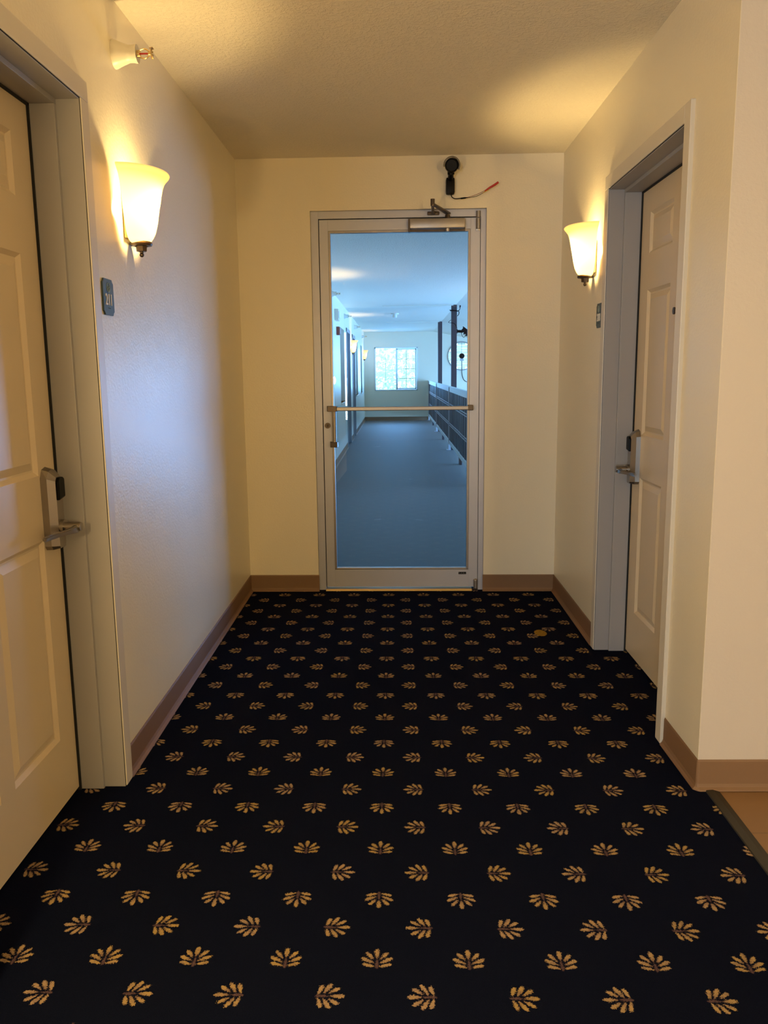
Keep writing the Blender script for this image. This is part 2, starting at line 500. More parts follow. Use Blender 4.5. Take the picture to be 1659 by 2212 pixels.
# ------------------------------------------------------------------ six-panel doors in metal frames
def panel_door(name, side, xw, y0, y1, label, lock_far=True):
    """side=-1 left wall, +1 right wall; wall face at xw; opening y0..y1; recess goes outwards (side direction)"""
    root = empty(name, (0, 0, 0))
    struct(root, label, 'door')
    def X(d): return xw+side*d           # depth d behind the wall face (negative = in front)
    def bx(b, d0, d1, ya, yb, za, zb, bev=0, mi=0):
        xa, xb = sorted((X(d0), X(d1)))
        return b.box(xa, xb, ya, yb, za, zb, bev, mi)
    cw, pr = .056, .014
    # casing: flat faces on the wall, mitred look, plus returns
    b = MB()
    bx(b, -pr, .004, y1+.006, y1+.006+cw, 0, DH+.006, .003); bx(b, -pr, .004, y0-.006-cw, y0-.006, 0, DH+.006+cw, .003)
    xa = X(-pr); xb = X(.004)
    zt = DH+.006
    b.prism([(xa, y0-.006, zt), (xa, y1+.006, zt), (xa, y1+.006+cw, zt), (xa, y1+.006+cw, zt+cw), (xa, y0-.006, zt+cw)], (xb-xa, 0, 0), bevel=.003)
    b.build('casing', CASING, root)
    # jamb reveals with stop
    st, d1, d2 = .014, .058, .125
    b = MB()
    bx(b, -pr+.004, d1, y1, y1+.02, 0, DH+.012, .0015); bx(b, -pr+.004, d1, y0-.02, y0, 0, DH+.012, .0015)
    bx(b, -pr+.004, d1, y0-.02, y1+.02, DH, DH+.02, .0015)
    b.build('jamb', JAMB, root)
    b = MB()
    bx(b, d1-.004, d2, y1-st, y1+.02, 0, DH-st, .0015); bx(b, d1-.004, d2, y0-.02, y0+st, 0, DH-st, .0015)
    bx(b, d1-.004, d2, y0-.02, y1+.02, DH-st, DH+.02, .0015)
    b.build('stop', JAMB, root)
    # black strips stand in for the shaded gaps round leaf and casing
    b = MB()
    g = .007
    bx(b, d2-.002, d2+.012, y1-st-g, y1+.01, .0, DH, 0); bx(b, d2-.002, d2+.012, y0-.01, y0+st+g, 0, DH, 0); bx(b, d2-.002, d2+.012, y0, y1, DH-st-g, DH+.01, 0)
    for ya_, yb_ in ((y1+.0025, y1+.007), (y0-.007, y0-.0025)): bx(b, -pr+.0033, .0, ya_, yb_, 0, DH+.006)
    bx(b, -pr+.0033, .0, y0-.006, y1+.007, DH+.0025, DH+.007)
    b.build('seal', BLACKR, root)
    # leaf with six raised panels: grid face with grooves
    yl0, yl1, zl0, zl1 = y0+.012, y1-.012, .012, DH-.012
    W = yl1-yl0
    pw = .290; s1 = .118
    cols = [(yl0+s1, yl0+s1+pw), (yl1-s1-pw, yl1-s1)]
    rws = [(.216, .822), (1.006, 1.607), (1.754, 1.918)]
    bm = bmesh.new()
    dl = d2+.004
    ys = sorted({yl0, yl1, *[v for c in cols for v in c]}); zs = sorted({zl0, zl1, *[v for r in rws for v in r]})
    grid = {(i, j): bm.verts.new((X(dl), y, z)) for i, y in enumerate(ys) for j, z in enumerate(zs)}
    for i in range(len(ys)-1):
        for j in range(len(zs)-1):
            isp = any(abs(ys[i]-c[0]) < 1e-6 for c in cols) and any(abs(zs[j]-r[0]) < 1e-6 for r in rws)
            if not isp:
                bm.faces.new((grid[i, j], grid[i+1, j], grid[i+1, j+1], grid[i, j+1]))
            else:
                ring = [grid[i, j], grid[i+1, j], grid[i+1, j+1], grid[i, j+1]]
                a0, a1, c0, c1 = ys[i], ys[i+1], zs[j], zs[j+1]
                for ins, dep in ((.012, .010), (.018, .010), (.040, .002)):
                    new = [bm.verts.new((X(dl+dep), y, z)) for y, z in ((a0+ins, c0+ins), (a1-ins, c0+ins), (a1-ins, c1-ins), (a0+ins, c1-ins))]
                    for q in range(4):
                        bm.faces.new((ring[q], ring[(q+1) % 4], new[(q+1) % 4], new[q]))
                    ring = new
                bm.faces.new(ring)
    # back and edges
    bk = {}
    for key in ((0, 0), (len(ys)-1, 0), (len(ys)-1, len(zs)-1), (0, len(zs)-1)):
        bk[key] = bm.verts.new((X(dl+.044), ys[key[0]], zs[key[1]]))
    bm.faces.new([bk[k] for k in bk])
    def strip(keys, e0, e1):
        vs = [grid[k] for k in keys]
        bm.faces.new(vs+[bk[e1], bk[e0]])
    I, J = len(ys)-1, len(zs)-1
    strip([(0, j) for j in range(J+1)], (0, 0), (0, J)); strip([(I, j) for j in range(J+1)], (I, 0), (I, J))
    strip([(i, 0) for i in range(I+1)], (0, 0), (I, 0)); strip([(i, J) for i in range(I+1)], (0, J), (I, J))
    b = MB(); b._merge(bm)
    leaf = b.build('door_leaf', DOORP, root)
    # lock: tapered escutcheon with black reader and lever, near the far edge
    yc = yl1-.072
    b = MB()
    f = X(dl)
    out = -side                            # towards the corridor
    zb, ztp = .790, 1.027
    def pt(yy, zz, d): return (f+out*d, yc+yy, zz)
    # base outline rounded at the top, front face inset: lofted
    outl = [(-.040, zb+.012), (-.030, zb), (.030, zb), (.040, zb+.012), (.040, ztp-.030), (.026, ztp-.006), (0, ztp), (-.026, ztp-.006), (-.040, ztp-.030)]
    outm = [(-.038, zb+.012), (-.028, zb), (.028, zb), (.038, zb+.012), (.038, ztp-.032), (.024, ztp-.012), (0, ztp-.008), (-.024, ztp-.012), (-.038, ztp-.032)]
    outf = [(-.022, zb+.010), (-.018, zb+.003), (.018, zb+.003), (.022, zb+.010), (.022, ztp-.040), (.016, ztp-.030), (0, ztp-.028), (-.016, ztp-.030), (-.022, ztp-.040)]
    bm = bmesh.new()
    rr = [[bm.verts.new(pt(y, z, d)) for y, z in ol] for ol, d in ((outl, 0), (outm, .018), (outf, .036))]
    for a_, b_ in zip(rr, rr[1:]):
        for q in range(9):
            bm.faces.new((a_[q], a_[(q+1) % 9], b_[(q+1) % 9], b_[q]))
    bm.faces.new(rr[0]); bm.faces.new(rr[-1])
    b._merge(bm)
    esc = b.build('lock_plate', NICKEL, root)
    b = MB()
    rd = [(-.0225, ztp-.095), (.0225, ztp-.088), (.0225, ztp-.036), (.012, ztp-.030), (-.012, ztp-.030), (-.0225, ztp-.040)]
    b.prism([pt(y, z, .033) for y, z in rd], (out*.012, 0, 0), bevel=.004)
    tag(b.build('card_reader', BLACK, esc), 'black card reader block')
    b = MB()
    zs_ = .853
    b.cyl(pt(0, zs_, .030), pt(0, zs_, .046), .021, seg=28); b.cyl(pt(0, zs_, .046), pt(0, zs_, .090), .0135, seg=24)
    b.cyl(pt(0, zs_, .086), pt(0, zs_, .0925), .0125, seg=24)
    # lever: flat tapered bar bending back towards the door
    pts = [(.012, .080), (-.016, .081), (-.050, .074), (-.085, .060), (-.125, .050), (-.150, .047)]
    bm = bmesh.new(); rings = []
    for q, (yy, dd) in enumerate(pts):
        t = .0075 if q < 2 else .006
        hgt = .0115 if q < 2 else .0082-.001*q*.3
        zz = zs_-.004-.0012*q
        rings.append([bm.verts.new(pt(yy, zz-hgt, dd-t)), bm.verts.new(pt(yy, zz-hgt, dd+t)), bm.verts.new(pt(yy, zz+hgt, dd+t)), bm.verts.new(pt(yy, zz+hgt, dd-t))])
    for a_, b_ in zip(rings, rings[1:]):
        for q in range(4):
            bm.faces.new((a_[q], a_[(q+1) % 4], b_[(q+1) % 4], b_[q]))
    bm.faces.new(rings[0]); bm.faces.new(rings[-1])
    bmesh.ops.bevel(bm, geom=list(bm.edges), offset=.0035, segments=2, affect='EDGES')
    b._merge(bm)
    b.build('lever_handle', NICKEL, esc, smooth=True)
    return root, X, dl
d1root, _, _ = panel_door('door_1', -1, XL, DL0, DL1, 'cream six-panel door in taupe frame beside the 211 sign')
d2root, X2f, dl2 = panel_door('door_2', 1, XR, DR0, DR1, 'cream six-panel door in grey frame beside the 208 sign')
b = MB(); xf = X2f(dl2)
b.cyl((xf+.002, 3.185, 1.498), (xf-.005, 3.185, 1.498), .0135); b.cyl((xf-.004, 3.185, 1.498), (xf-.0062, 3.185, 1.498), .0085)
tag(b.build('peephole', [BRONZE], d2root, smooth=True), 'round dark peephole')

# ------------------------------------------------------------------ glass storefront door (built in the end wall's own frame)
d3 = empty('door_3', (0, D, 0), TH)
struct(d3, 'aluminium framed glass door with push bar, closed, to the blue hall', 'door')
FY0, FY1 = .022, .067
b = MB()
b.box(OX0, OX0+.0425, FY0, FY1+.05, 0, OZ, .0015); b.box(OX1-.0305, OX1, FY0, FY1+.05, 0, OZ, .0015)
b.box(OX0+.042, OX1-.03, FY0, FY1+.05, OZ-.040, OZ, .0015)
b.build('door_frame', ALU, d3)
LX0, LX1, LZ0, LZ1 = -.4215, .4735, .018, 2.118
GX0, GX1, GZ0, GZ1 = -.360, .4075, .133, 2.047
LY0, LY1 = .024, .066
b = MB()
b.box(LX0, GX0-.012, LY0, LY1, LZ0, LZ1, .0015); b.box(GX1+.012, LX1, LY0, LY1, LZ0, LZ1, .0015)
b.build('stile', ALU, d3)
b = MB(); b.box(GX0-.013, GX1+.013, LY0+.001, LY1-.001, LZ0, GZ0-.012, .001); b.build('bottom_rail', ALU, d3)
b = MB(); b.box(GX0-.013, GX1+.013, LY0+.001, LY1-.001, GZ1+.012, LZ1, .001); b.build('top_rail', ALU, d3)
b = MB()
for (x0_, x1_, z0_, z1_) in ((GX0-.013, GX0, GZ0-.013, GZ1+.013), (GX1, GX1+.013, GZ0-.013, GZ1+.013), (GX0-.01, GX1+.01, GZ0-.013, GZ0), (GX0-.01, GX1+.01, GZ1, GZ1+.013)):
    b.box(x0_, x1_, LY0+.005, LY1-.005, z0_, z1_, .002)
b.build('glazing_bead', ALU2, d3)
b = MB(); b.box(GX0-.006, GX1+.006, .043, .049, GZ0-.006, GZ1+.006)
b.build('glass_pane', GLASS, d3)
b = MB(); gp = .0035
b.box(LX0-.006, LX0+.0005, .050, .060, .0, LZ1+.006); b.box(LX1-.0005, LX1+.0035, .050, .060, 0, LZ1+.006); b.box(LX0-.006, LX1+.003, .050, .060, LZ1-.0005, LZ1+.0065)
b.build('weather_seal', BLACKR, d3)
b = MB(); b.prism([(LX0-.004, -.006, 0), (LX0-.004, .0, .010), (LX0-.004, .11, .012), (LX0-.004, .11, 0)], (LX1-LX0-.03, 0, 0))
b.build('threshold', THRESH, d3)
# push bar with pull handle
b = MB(); b.box(-.386, GX1+.004, -.045, -.022, 1.066, 1.088, .004); pb = b.build('push_bar', ALU2, d3)
b = MB(); b.prism([(-.400, LY0, 1.063), (-.390, -.050, 1.063), (-.338, -.050, 1.063), (-.330, -.030, 1.063), (-.345, LY0, 1.063)], (0, 0, .030), bevel=.002)
b.box(GX1-.002, GX1+.030, -.030, LY0, 1.062, 1.092, .003)
b.build('bar_bracket', BRONZE, pb)
b = MB(); b.cyl((-.353, -.032, .878), (-.353, -.032, 1.066), .0105); ph = b.build('pull_handle', ALU2, d3, smooth=True)
b = MB(); b.prism([(-.385, LY0, .858), (-.378, -.040, .858), (-.338, -.046, .858), (-.332, -.026, .858), (-.345, LY0, .858)], (0, 0, .031), bevel=.002)
b.build('handle_bracket', BRONZE, ph)
b = MB(); b.cyl((-.397, LY0+.002, .980), (-.397, LY0-.010, .980), .0165); b.cyl((-.397, LY0-.009, .980), (-.397, LY0-.013, .980), .008, .006)
lk = b.build('lock_cylinder', BRONZE, d3, smooth=True)
b = MB(); b.box(-.3985, -.3955, LY0-.0145, LY0-.012, .973, .984); b.build('keyhole', BLACK, lk)
# top and bottom pivots
b = MB(); b.box(.449, .4725, LY0-.004, LY0+.01, 2.048, 2.112, .002); b.cyl((.461, .014, 2.056), (.461, .014, 2.112), .0125); b.cyl((.461, .014, 2.116), (.461, .014, 2.150), .0125)
b.build('top_pivot', ALU2, d3, smooth=True)
b = MB(); b.cyl((.462, .010, .014), (.462, .010, .058), .0125); b.sphere((.462, .012, .060), .0135, sc=(1, .8, .7))
b.build('bottom_pivot', ALU2, d3, smooth=True)
# maker's plate
b = MB(); b.box(.362, .407, LY0-.0015, LY0+.002, .094, .108, .0006); st_ = b.build('label_plate', BLACK, d3)
b = MB()
for q, (x0_, w_, h_) in enumerate(((.3665, .002, .006), (.3715, .0045, .002), (.3785, .002, .006), (.3825, .004, .002), (.389, .002, .006), (.393, .003, .004), (.399, .004, .003))):
    b.box(x0_, x0_+w_, LY0-.0021, LY0-.001, .098, .098+h_)
b.build('lettering', ALU2, st_)
# closer
cl = None
b = MB(); b.box(.074, .086, -.012, LY0+.001, 2.041, 2.110, .001); b.box(.080, .390, .018, LY0+.001, 2.046, 2.108, .001); bp_ = b.build('closer_plate', BRONZE, d3)
b = MB(); b.box(.084, .386, -.036, .020, 2.056, 2.108, .006); cl = b.build('door_closer', ALU2, d3, smooth=True)
b = MB(); b.cyl((.291, -.010, 2.040), (.291, -.010, 2.060), .012, .0145); b.build('adjusting_cap', ALU2, cl, smooth=True)
b = MB(); b.cyl((.291, -.010, 2.106), (.291, -.010, 2.128), .017, .013)
P0 = Vector((.291, -.010, 2.132)); P1 = Vector((.203, -.245, 2.136))
dv = (P1-P0).normalized(); nv = Vector((-dv.y, dv.x, 0))*.011
b.prism([P0+nv*1.3-dv*.012, P1+nv*.8+dv*.01, P1-nv*.8+dv*.01, P0-nv*1.3-dv*.012], (0, 0, .010), bevel=.002)
b.build('closer_arm', BRONZE, cl, smooth=True)
b = MB(); P2 = Vector((.211, -.004, 2.143)); q0 = P1+Vector((0, 0, .010))
b.cyl(P1+Vector((0, 0, -.004)), P1+Vector((0, 0, .030)), .011)
b.tube([q0, (q0+P2)/2, P2], .0085, res=3)
b.build('closer_forearm', BRONZE, cl, smooth=True)
b = MB(); b.box(.180, .247, .012, FY0+.001, 2.132, 2.152, .006); b.box(.200, .224, -.014, .016, 2.134, 2.150, .004)
b.cyl((.188, .014, 2.142), (.188, .009, 2.142), .004); b.cyl((.239, .014, 2.142), (.239, .009, 2.142), .004)
b.build('arm_shoe', BRONZE, cl)

# ------------------------------------------------------------------ sconces
PROF = [(1.0, 0), (1.012, .015), (.995, .035), (.93, .075), (.86, .125), (.81, .20), (.765, .305), (.735, .40), (.70, .48), (.672, .57), (.645, .66), (.61, .75), (.565, .84), (.51, .90), (.45, .945), (.36, .978), (.22, 1.0)]
def sconce(side, xw, yc, zr, label, group, R=.150, sq=.80, watt=BULB_W):
    """side=+1: on a left wall, bulging to +x; -1: on a right wall"""
    root = empty('wall_sconce', (xw, yc, zr-.26))
    tag(root, label, 'wall lamp', group)
    Hh = .222
    ax = Vector((side*.016, 0, .26))
    b = MB()
    rim = [(r*R, -t*Hh) for r, t in PROF]
    inner = [(R*.955, -.012), (R*.985, -.002)]
    b.lathe(inner+rim, ax, (0, 0, 1), seg=40, a0=-.0, a1=PI, ref=(side, 0, 0), squash=sq)
    b.build('lamp_shade', SHADE, root, smooth=True)
    b = MB()
    b.lathe([(.0, -.214), (.034, -.216), (.037, -.222), (.034, -.228), (.022, -.230)], ax, (0, 0, 1), seg=28, squash=1)
    b.cyl(ax+Vector((0, 0, -.229)), ax+Vector((0, 0, -.246)), .0185, .017, seg=6)
    b.cyl(ax+Vector((0, 0, -.246)), ax+Vector((0, 0, -.251)), .006); b.sphere(ax+Vector((0, 0, -.257)), .0075, seg=14)
    # shift so it clears the wall
    bmesh.ops.transform(b.bm, matrix=Matrix.Translation((side*.022, 0, 0)), verts=b.bm.verts)
    b.build('finial', BRONZE, root, smooth=True)
    b = MB(); xa, xb = sorted((0, side*.010))
    b.box(xa, xb, -.055, .055, .05, .19, .003); xa, xb = sorted((side*.008, side*.05)); b.box(xa, xb, -.012, .012, .052, .072, .002)
    b.cyl((side*.045, 0, .06), (side*.045, 0, .10), .014)
    b.build('back_plate', BRASS, root)
    b = MB(); b.sphere((side*.045, 0, .128), .022, sc=(1, 1, 1.25), seg=16)
    if watt > 0:
        L = bpy.data.lights.new('bulb_light', 'POINT'); L.energy = watt; L.color = WARM; L.shadow_soft_size = .022
        lo = bpy.data.objects.new('bulb_light', L); COL.objects.link(lo); lo.parent = root; lo.location = (side*.062, 0, .150)
    b.bm.free()
    return root
sconce(1, XL, 2.813, 1.93, 'lit bell-shaped glass sconce above the 211 sign', 'bell sconces in the vestibule')
sconce(-1, XR, 3.955, 1.93, 'lit bell-shaped glass sconce beside the 208 sign', 'bell sconces in the vestibule')
sconce(1, HX, 15.55, 1.86, 'glowing sconce in the hall between two doorways, the nearer one', 'bell sconces along the hall', watt=BULB_W*.8)
sconce(1, HX, 21.15, 1.82, 'glowing sconce in the hall by the far corner', 'bell sconces along the hall', watt=BULB_W*.5)
s3 = sconce(1, HX, 9.3, 1.88, 'glowing hall sconce nearest the glass door, behind its left stile', 'bell sconces along the hall', watt=BULB_W*1.2)

# ------------------------------------------------------------------ sprinklers
def sprinkler_proto():
    root = empty('fire_sprinkler')
    b = MB()
    b.lathe([(.0, .0), (.0425, 0), (.0425, .003), (.036, .018), (.028, .040), (.0255, .046), (.0255, .062), (.0275, .070), (.0270, .074), (.012, .072), (0, .072)], (0, 0, 0), (1, 0, 0), seg=36)
    b.build('escutcheon', WHITE, root, smooth=True)
    b = MB()
    b.cyl((.070, 0, 0), (.082, 0, 0), .0105)
    for s in (1, -1):
        b.tube([(.080, 0, s*.009), (.092, 0, s*.0135), (.102, 0, s*.0125), (.112, 0, s*.004)], .0022, seg=8, res=4)
    b.cyl((.108, 0, 0), (.115, 0, 0), .005)
    fr_ = b.build('sprinkler_head', BRASS, root, smooth=True)
    b = MB(); b.cyl((.082, 0, 0), (.109, 0, 0), .0026); b.build('red_bulb', RED, fr_, smooth=True)
    b = MB(); b.cyl((.1155, 0, 0), (.117, 0, 0), .007)
    for q in range(10):
        a = q*2*PI/10; c_, s_ = math.cos(a), math.sin(a)
        b.prism([(.1155, c_*.006-s_*.002, s_*.006+c_*.002), (.1155, c_*.006+s_*.002, s_*.006-c_*.002), (.1185, c_*.0165+s_*.0028, s_*.0165-c_*.0028), (.1185, c_*.0165-s_*.0028, s_*.0165+c_*.0028)], (.0012, 0, 0))
    b.prism([(.114, -.009, .013), (.114, .009, .013), (.124, .009, .0155), (.124, -.009, .0155)], (0, 0, .0012))
    b.build('deflector', BRASS, fr_)
    return root
sp = sprinkler_proto(); sp.location = (XL, 2.770, 2.274)
tag(sp, 'white sidewall fire sprinkler above the lit sconce near sign 211', 'sprinkler')
for y, z, lab in ((10.95, 2.285, 'hall sprinkler half hidden by the glass door stile'), (13.64, 2.175, 'hall sprinkler just past the white emergency light'), (16.9, 2.175, 'hall sprinkler above the nearer glowing hall sconce'), (20.75, 2.145, 'hall sprinkler above the far corner sconce')):
    c = copy_tree(sp); c.location = (HX, y, z)
    tag(c, lab, 'sprinkler', 'sprinklers along the hall wall')

# ------------------------------------------------------------------ room signs
def text(body, size, mat_, parent, M, name='room_number', ext=.0012, sx=.88):
    cu = bpy.data.curves.new(name, 'FONT'); cu.body = body; cu.size = size; cu.extrude = ext
    cu.align_x = 'CENTER'; cu.align_y = 'CENTER'; cu.materials.append(mat_); cu.offset = .0006
    tmp = bpy.data.objects.new('tmp_text', cu); COL.objects.link(tmp)
    bpy.context.view_layer.update()
    dg = bpy.context.evaluated_depsgraph_get()
    me = bpy.data.meshes.new_from_object(tmp.evaluated_get(dg)); me.name = name
    bpy.data.objects.remove(tmp); bpy.data.curves.remove(cu)
    me.transform(M @ Matrix.Diagonal((sx, 1, 1, 1)))
    if not me.materials: me.materials.append(mat_)
    o = bpy.data.objects.new(name, me); COL.objects.link(o); o.parent = parent
    return o
def sign(side, xw, yc, zc, num, label):
    root = empty('room_sign', (xw, yc, zc))
    tag(root, label, 'sign', 'room number signs')
    w, h, n = .046, .0535, .012
    pl = [(-w+n, -h), (w-n, -h), (w-n*.6, -h+n*.6), (w, -h+n), (w, h-n), (w-n*.6, h-n*.6), (w-n, h), (-w+n, h), (-w+n*.6, h-n*.6), (-w, h-n), (-w, -h+n), (-w+n*.6, -h+n*.6)]
    b = MB(); b.prism([(0, u, v) for u, v in pl], (side*.006, 0, 0), bevel=.0008)
    b.build('plaque', SIGN, root)
    R_ = Matrix(((0, 0, side, side*.0062), (side, 0, 0, 0), (0, 1, 0, -.0095), (0, 0, 0, 1)))
    text(num, .047, SIGNT, root, R_)
    # emblem: oval with a wave crossing it
    b = MB()
    def ring(cy, cz, ry, rz, r=.0011):
        P = [(side*.0065, cy+ry*math.cos(t*2*PI/20), cz+rz*math.sin(t*2*PI/20)) for t in range(21)]
        b.tube(P, r, seg=6, res=2)
    ring(0, .0275, .0125, .0145)
    ring(.001, .0215, .0052, .0065)
    b.tube([(side*.0065, -.0115, .0300), (side*.0065, -.004, .0330), (side*.0065, .004, .0285), (side*.0065, .0115, .0310)], .0011, seg=6, res=4)
    b.build('emblem', SIGNE, root, smooth=True)
    b = MB()
    for q in range(5):
        b.sphere((side*.0062, -.010+q*.005, -.033), .0013, seg=8)
    b.build('braille_dots', SIGN, root)
    return root
sign(1, XL, 2.557, 1.516, '211', 'slate teal room sign reading 211 beside the left door')
sign(-1, XR, 3.803, 1.522, '208', 'slate room sign reading 208 beside the right door')

# ------------------------------------------------------------------ security camera over the glass door
cam_t = empty('security_camera', (.305, D-.0055, 2.275))
tag(cam_t, 'black security camera on the wall above the glass door', 'security camera')
b = MB(); b.box(-.025, .023, -.048, 0, -.045, .042, .012); b.build('wall_mount', BLACK, cam_t, smooth=True)
b = MB(); b.cyl((.000, -.036, .030), (-.001, -.080, .052), .0150); b.sphere((-.001, -.082, .054), .0170, seg=20)
b.cyl((-.001, -.080, .046), (-.001, -.084, .062), .0185, seg=20); b.build('swivel_arm', BLACK, cam_t, smooth=True)
HD = Vector((-.04, -1, -.22)).normalized(); HO = Vector((.003, -.060, .097))
b = MB(); b.lathe([(0, -.012), (.020, -.010), (.030, .0), (.0355, .018), (.0365, .062), (.034, .070), (.030, .071), (.028, .066), (0, .066)], HO, HD, seg=40)
head = b.build('camera_head', BLACK, cam_t, smooth=True)
bm = bmesh.new(); rg = []
side_ = HD.cross(Vector((0, 0, 1))).normalized(); upv = side_.cross(HD).normalized()
for h in (.004, .084):
    rr_ = []
    for r_ in (.0380, .0455):
        for q in range(25):
            a = math.radians(-28+216*q/24)
            rr_.append(bm.verts.new(HO+HD*h+side_*(-r_*math.cos(a)*.98)+upv*(r_*math.sin(a)*1.02)))
    rg.append(rr_)
n_ = 25
for q in range(n_-1):
    for a0_, b0_ in ((0, 0), (n_, n_)):
        bm.faces.new((rg[0][a0_+q], rg[0][a0_+q+1], rg[1][b0_+q+1], rg[1][b0_+q]))
    for R_ in rg:
        bm.faces.new((R_[q], R_[q+1], R_[n_+q+1], R_[n_+q]))
for q in (0, n_-1):
    bm.faces.new((rg[0][q], rg[0][n_+q], rg[1][n_+q], rg[1][q]))
b = MB(); b._merge(bm); b.build('sun_visor', OLIVE, head, smooth=True)
b = MB()
b.tube([(.004, -.024, -.043), (.008, -.028, -.058), (.024, -.034, -.068), (.048, -.038, -.068), (.075, -.040, -.066), (.092, -.040, -.064)], .0026, seg=8)
b.cyl((.055, -.038, -.068), (.082, -.040, -.0655), .0042, seg=12)
cab = b.build('cable', BLACK, cam_t, smooth=True)
b = MB(); b.tube([(.090, -.040, -.064), (.130, -.043, -.053), (.165, -.046, -.040), (.205, -.050, -.018)], .0012, seg=6); b.build('red_wire', DRED, cab, smooth=True)
b = MB(); b.tube([(.090, -.040, -.065), (.135, -.043, -.060), (.168, -.046, -.046), (.190, -.050, -.032)], .0012, seg=6); b.build('black_wire', BLACK, cab, smooth=True)
b = MB(); b.tube([(.184, -.048, -.034), (.205, -.050, -.020), (.235, -.053, -.004), (.256, -.055, .010)], lambda t: .0028+.0030*math.sin(min(1, t*1.15)*PI*.62), seg=10); b.build('taped_connector', RED, cab, smooth=True)
b = MB(); b.tube([(.174, -.047, -.044), (.190, -.049, -.035), (.205, -.051, -.028)], .0016, seg=6); b.build('yellow_wire', YEL, cab, smooth=True)

# ------------------------------------------------------------------ hall shell
WY = HY1
holes = []   # openings in the hall's left wall: (y0,y1,z0,z1,type)
OPEN = [(10.15, 11.15, .82, 1.95, 'w'), (12.55, 13.56, .82, 1.95, 'w'), (14.14, 15.14, 0, 1.975, 'd'), (16.02, 16.95, 0, 1.95, 'd'), (17.30, 18.27, .80, 1.925, 'w'), (19.68, 20.60, .79, 1.91, 'w')]
b = MB(); xo = HX-.20; HZ = 2.5
prev = D+.05
for y0, y1, z0, z1, t in OPEN:
    b.box(xo, HX, prev, y0, 0, HZ)
    b.box(xo, HX, y0, y1, z1, HZ)
    if z0 > 0: b.box(xo, HX, y0, y1, 0, z0)
    b.box(xo-.02, xo, y0-.05, y1+.05, z0-.05, z1+.05)
    prev = y1
b.box(xo, HX, prev, WY+.2, 0, HZ)
struct(b.build('wall_hall_left', PAINT), 'long left wall of the blue hall with recessed windows and doors', 'wall')
names = {0: 'stile-side recessed dark window, nearest on the hall wall', 1: 'tall recessed dark window just past the red alarm', 4: 'recessed dark window beyond the nearer hall sconce', 5: 'farthest recessed dark window on the hall wall'}
dn = {2: 'recessed grey-blue hall door before the nearer hall sconce', 3: 'recessed grey-blue hall door after the nearer hall sconce'}
wn_, dn_ = 2, 4
for i_, (y0, y1, z0, z1, t) in enumerate(OPEN):
    if t == 'w':
        r = empty(f'window_{wn_}', (HX, y0, z0)); wn_ += 1
        struct(r, names[i_], 'window')
        b = MB(); fw = .05
        for (a0, a1, c0, c1) in ((0, fw, 0, z1-z0), (y1-y0-fw, y1-y0, 0, z1-z0), (0, y1-y0, 0, fw), (0, y1-y0, z1-z0-fw, z1-z0), ((y1-y0)/2-.02, (y1-y0)/2+.02, 0, z1-z0)):
            b.box(-.14, -.09, a0, a1, c0, c1, .003)
        b.build('window_frame', JAMB, r)
        b = MB(); b.box(-.130, -.122, .02, y1-y0-.02, .02, z1-z0-.02); b.build('window_pane', DGLASS, r)
        b = MB(); b.box(-.10, .018, -.03, y1-y0+.03, -.022, .0, .004); b.build('window_sill', CASING, r)
    else:
        r = empty(f'door_{dn_}', (HX, y0, 0)); dn_ += 1
        struct(r, dn[i_], 'door')
        w_ = y1-y0
        b = MB()
        b.box(-.12, .012, w_-.02, w_+.045, 0, z1+.045, .003); b.box(-.12, .012, -.045, .02, 0, z1+.045, .003); b.box(-.12, .012, -.045, w_+.045, z1-.02, z1+.045, .003)
        b.build('door_frame', JAMB, r)
        b = MB(); b.box(-.15, -.11, .02, w_-.02, .01, z1-.02, .002); b.build('door_leaf', DRAPE, r)
        b = MB(); b.box(-.112, -.075, w_-.13, w_-.06, .79, 1.02, .006); b.cyl((-.08, w_-.095, .85), (-.03, w_-.095, .85), .013); b.box(-.045, -.03, w_-.21, w_-.085, .838, .862, .004)
        b.build('door_handle', NICKEL, r)
# hall far wall with window opening and the round fan opening
W0, W1, WZ0, WZ1 = -.556, .5745, .788, 1.915
FXc, FZc, FR = 1.735, 1.668, .362
b = MB(); t_ = .16
y0, y1 = WY, WY+t_
b.box(-1.1, W0, y0, y1, 0, 2.5); b.box(W0, W1, y0, y1, 0, WZ0); b.box(W0, W1, y0, y1, WZ1, 2.5); b.box(W1, FXc-FR, y0, y1, -3.2, 2.5)
b.box(-1.1, W1, y0, y1, -3.2, .02)
b.box(FXc-FR, FXc+FR, y0, y1, -3.2, FZc-FR); b.box(FXc-FR, FXc+FR, y0, y1, FZc+FR, 2.5); b.box(FXc+FR, 4.8, y0, y1, -3.2, 2.5)
# corner fillers of the round hole
for q in range(4):
    a0 = q*PI/2
    cx, cz = (1 if q in (0, 3) else -1), (1 if q in (0, 1) else -1)
    P = [(FXc+cx*FR, y0, FZc+cz*FR)]
    arc = [(FXc+FR*math.cos(a0+k_*PI/20), y0, FZc+FR*math.sin(a0+k_*PI/20)) for k_ in range(11)]
    b.prism(P+arc, (0, t_, 0))
struct(b.build('wall_hall_far', PAINT), 'pale blue-lit far wall of the hall with the bright window', 'wall')
b = MB(); b.box(XR+.27, 4.8, D+.05, D+.20, -3.2, 2.6)
struct(b.build('wall_hall_near', PAINT), 'wall closing the open side of the hall near the door', 'wall')
b = MB(); X4 = 4.6
wins = [(9.5, 12.1), (12.8, 15.4), (16.1, 18.7), (19.2, 21.7)]
prev = D+.05
for (ya, yb) in wins:
    b.box(X4, X4+.2, prev, ya, -3.2, 2.2); b.box(X4, X4+.2, ya, yb, -3.2, -.4); b.box(X4, X4+.2, ya, yb, 1.5, 2.2); prev = yb
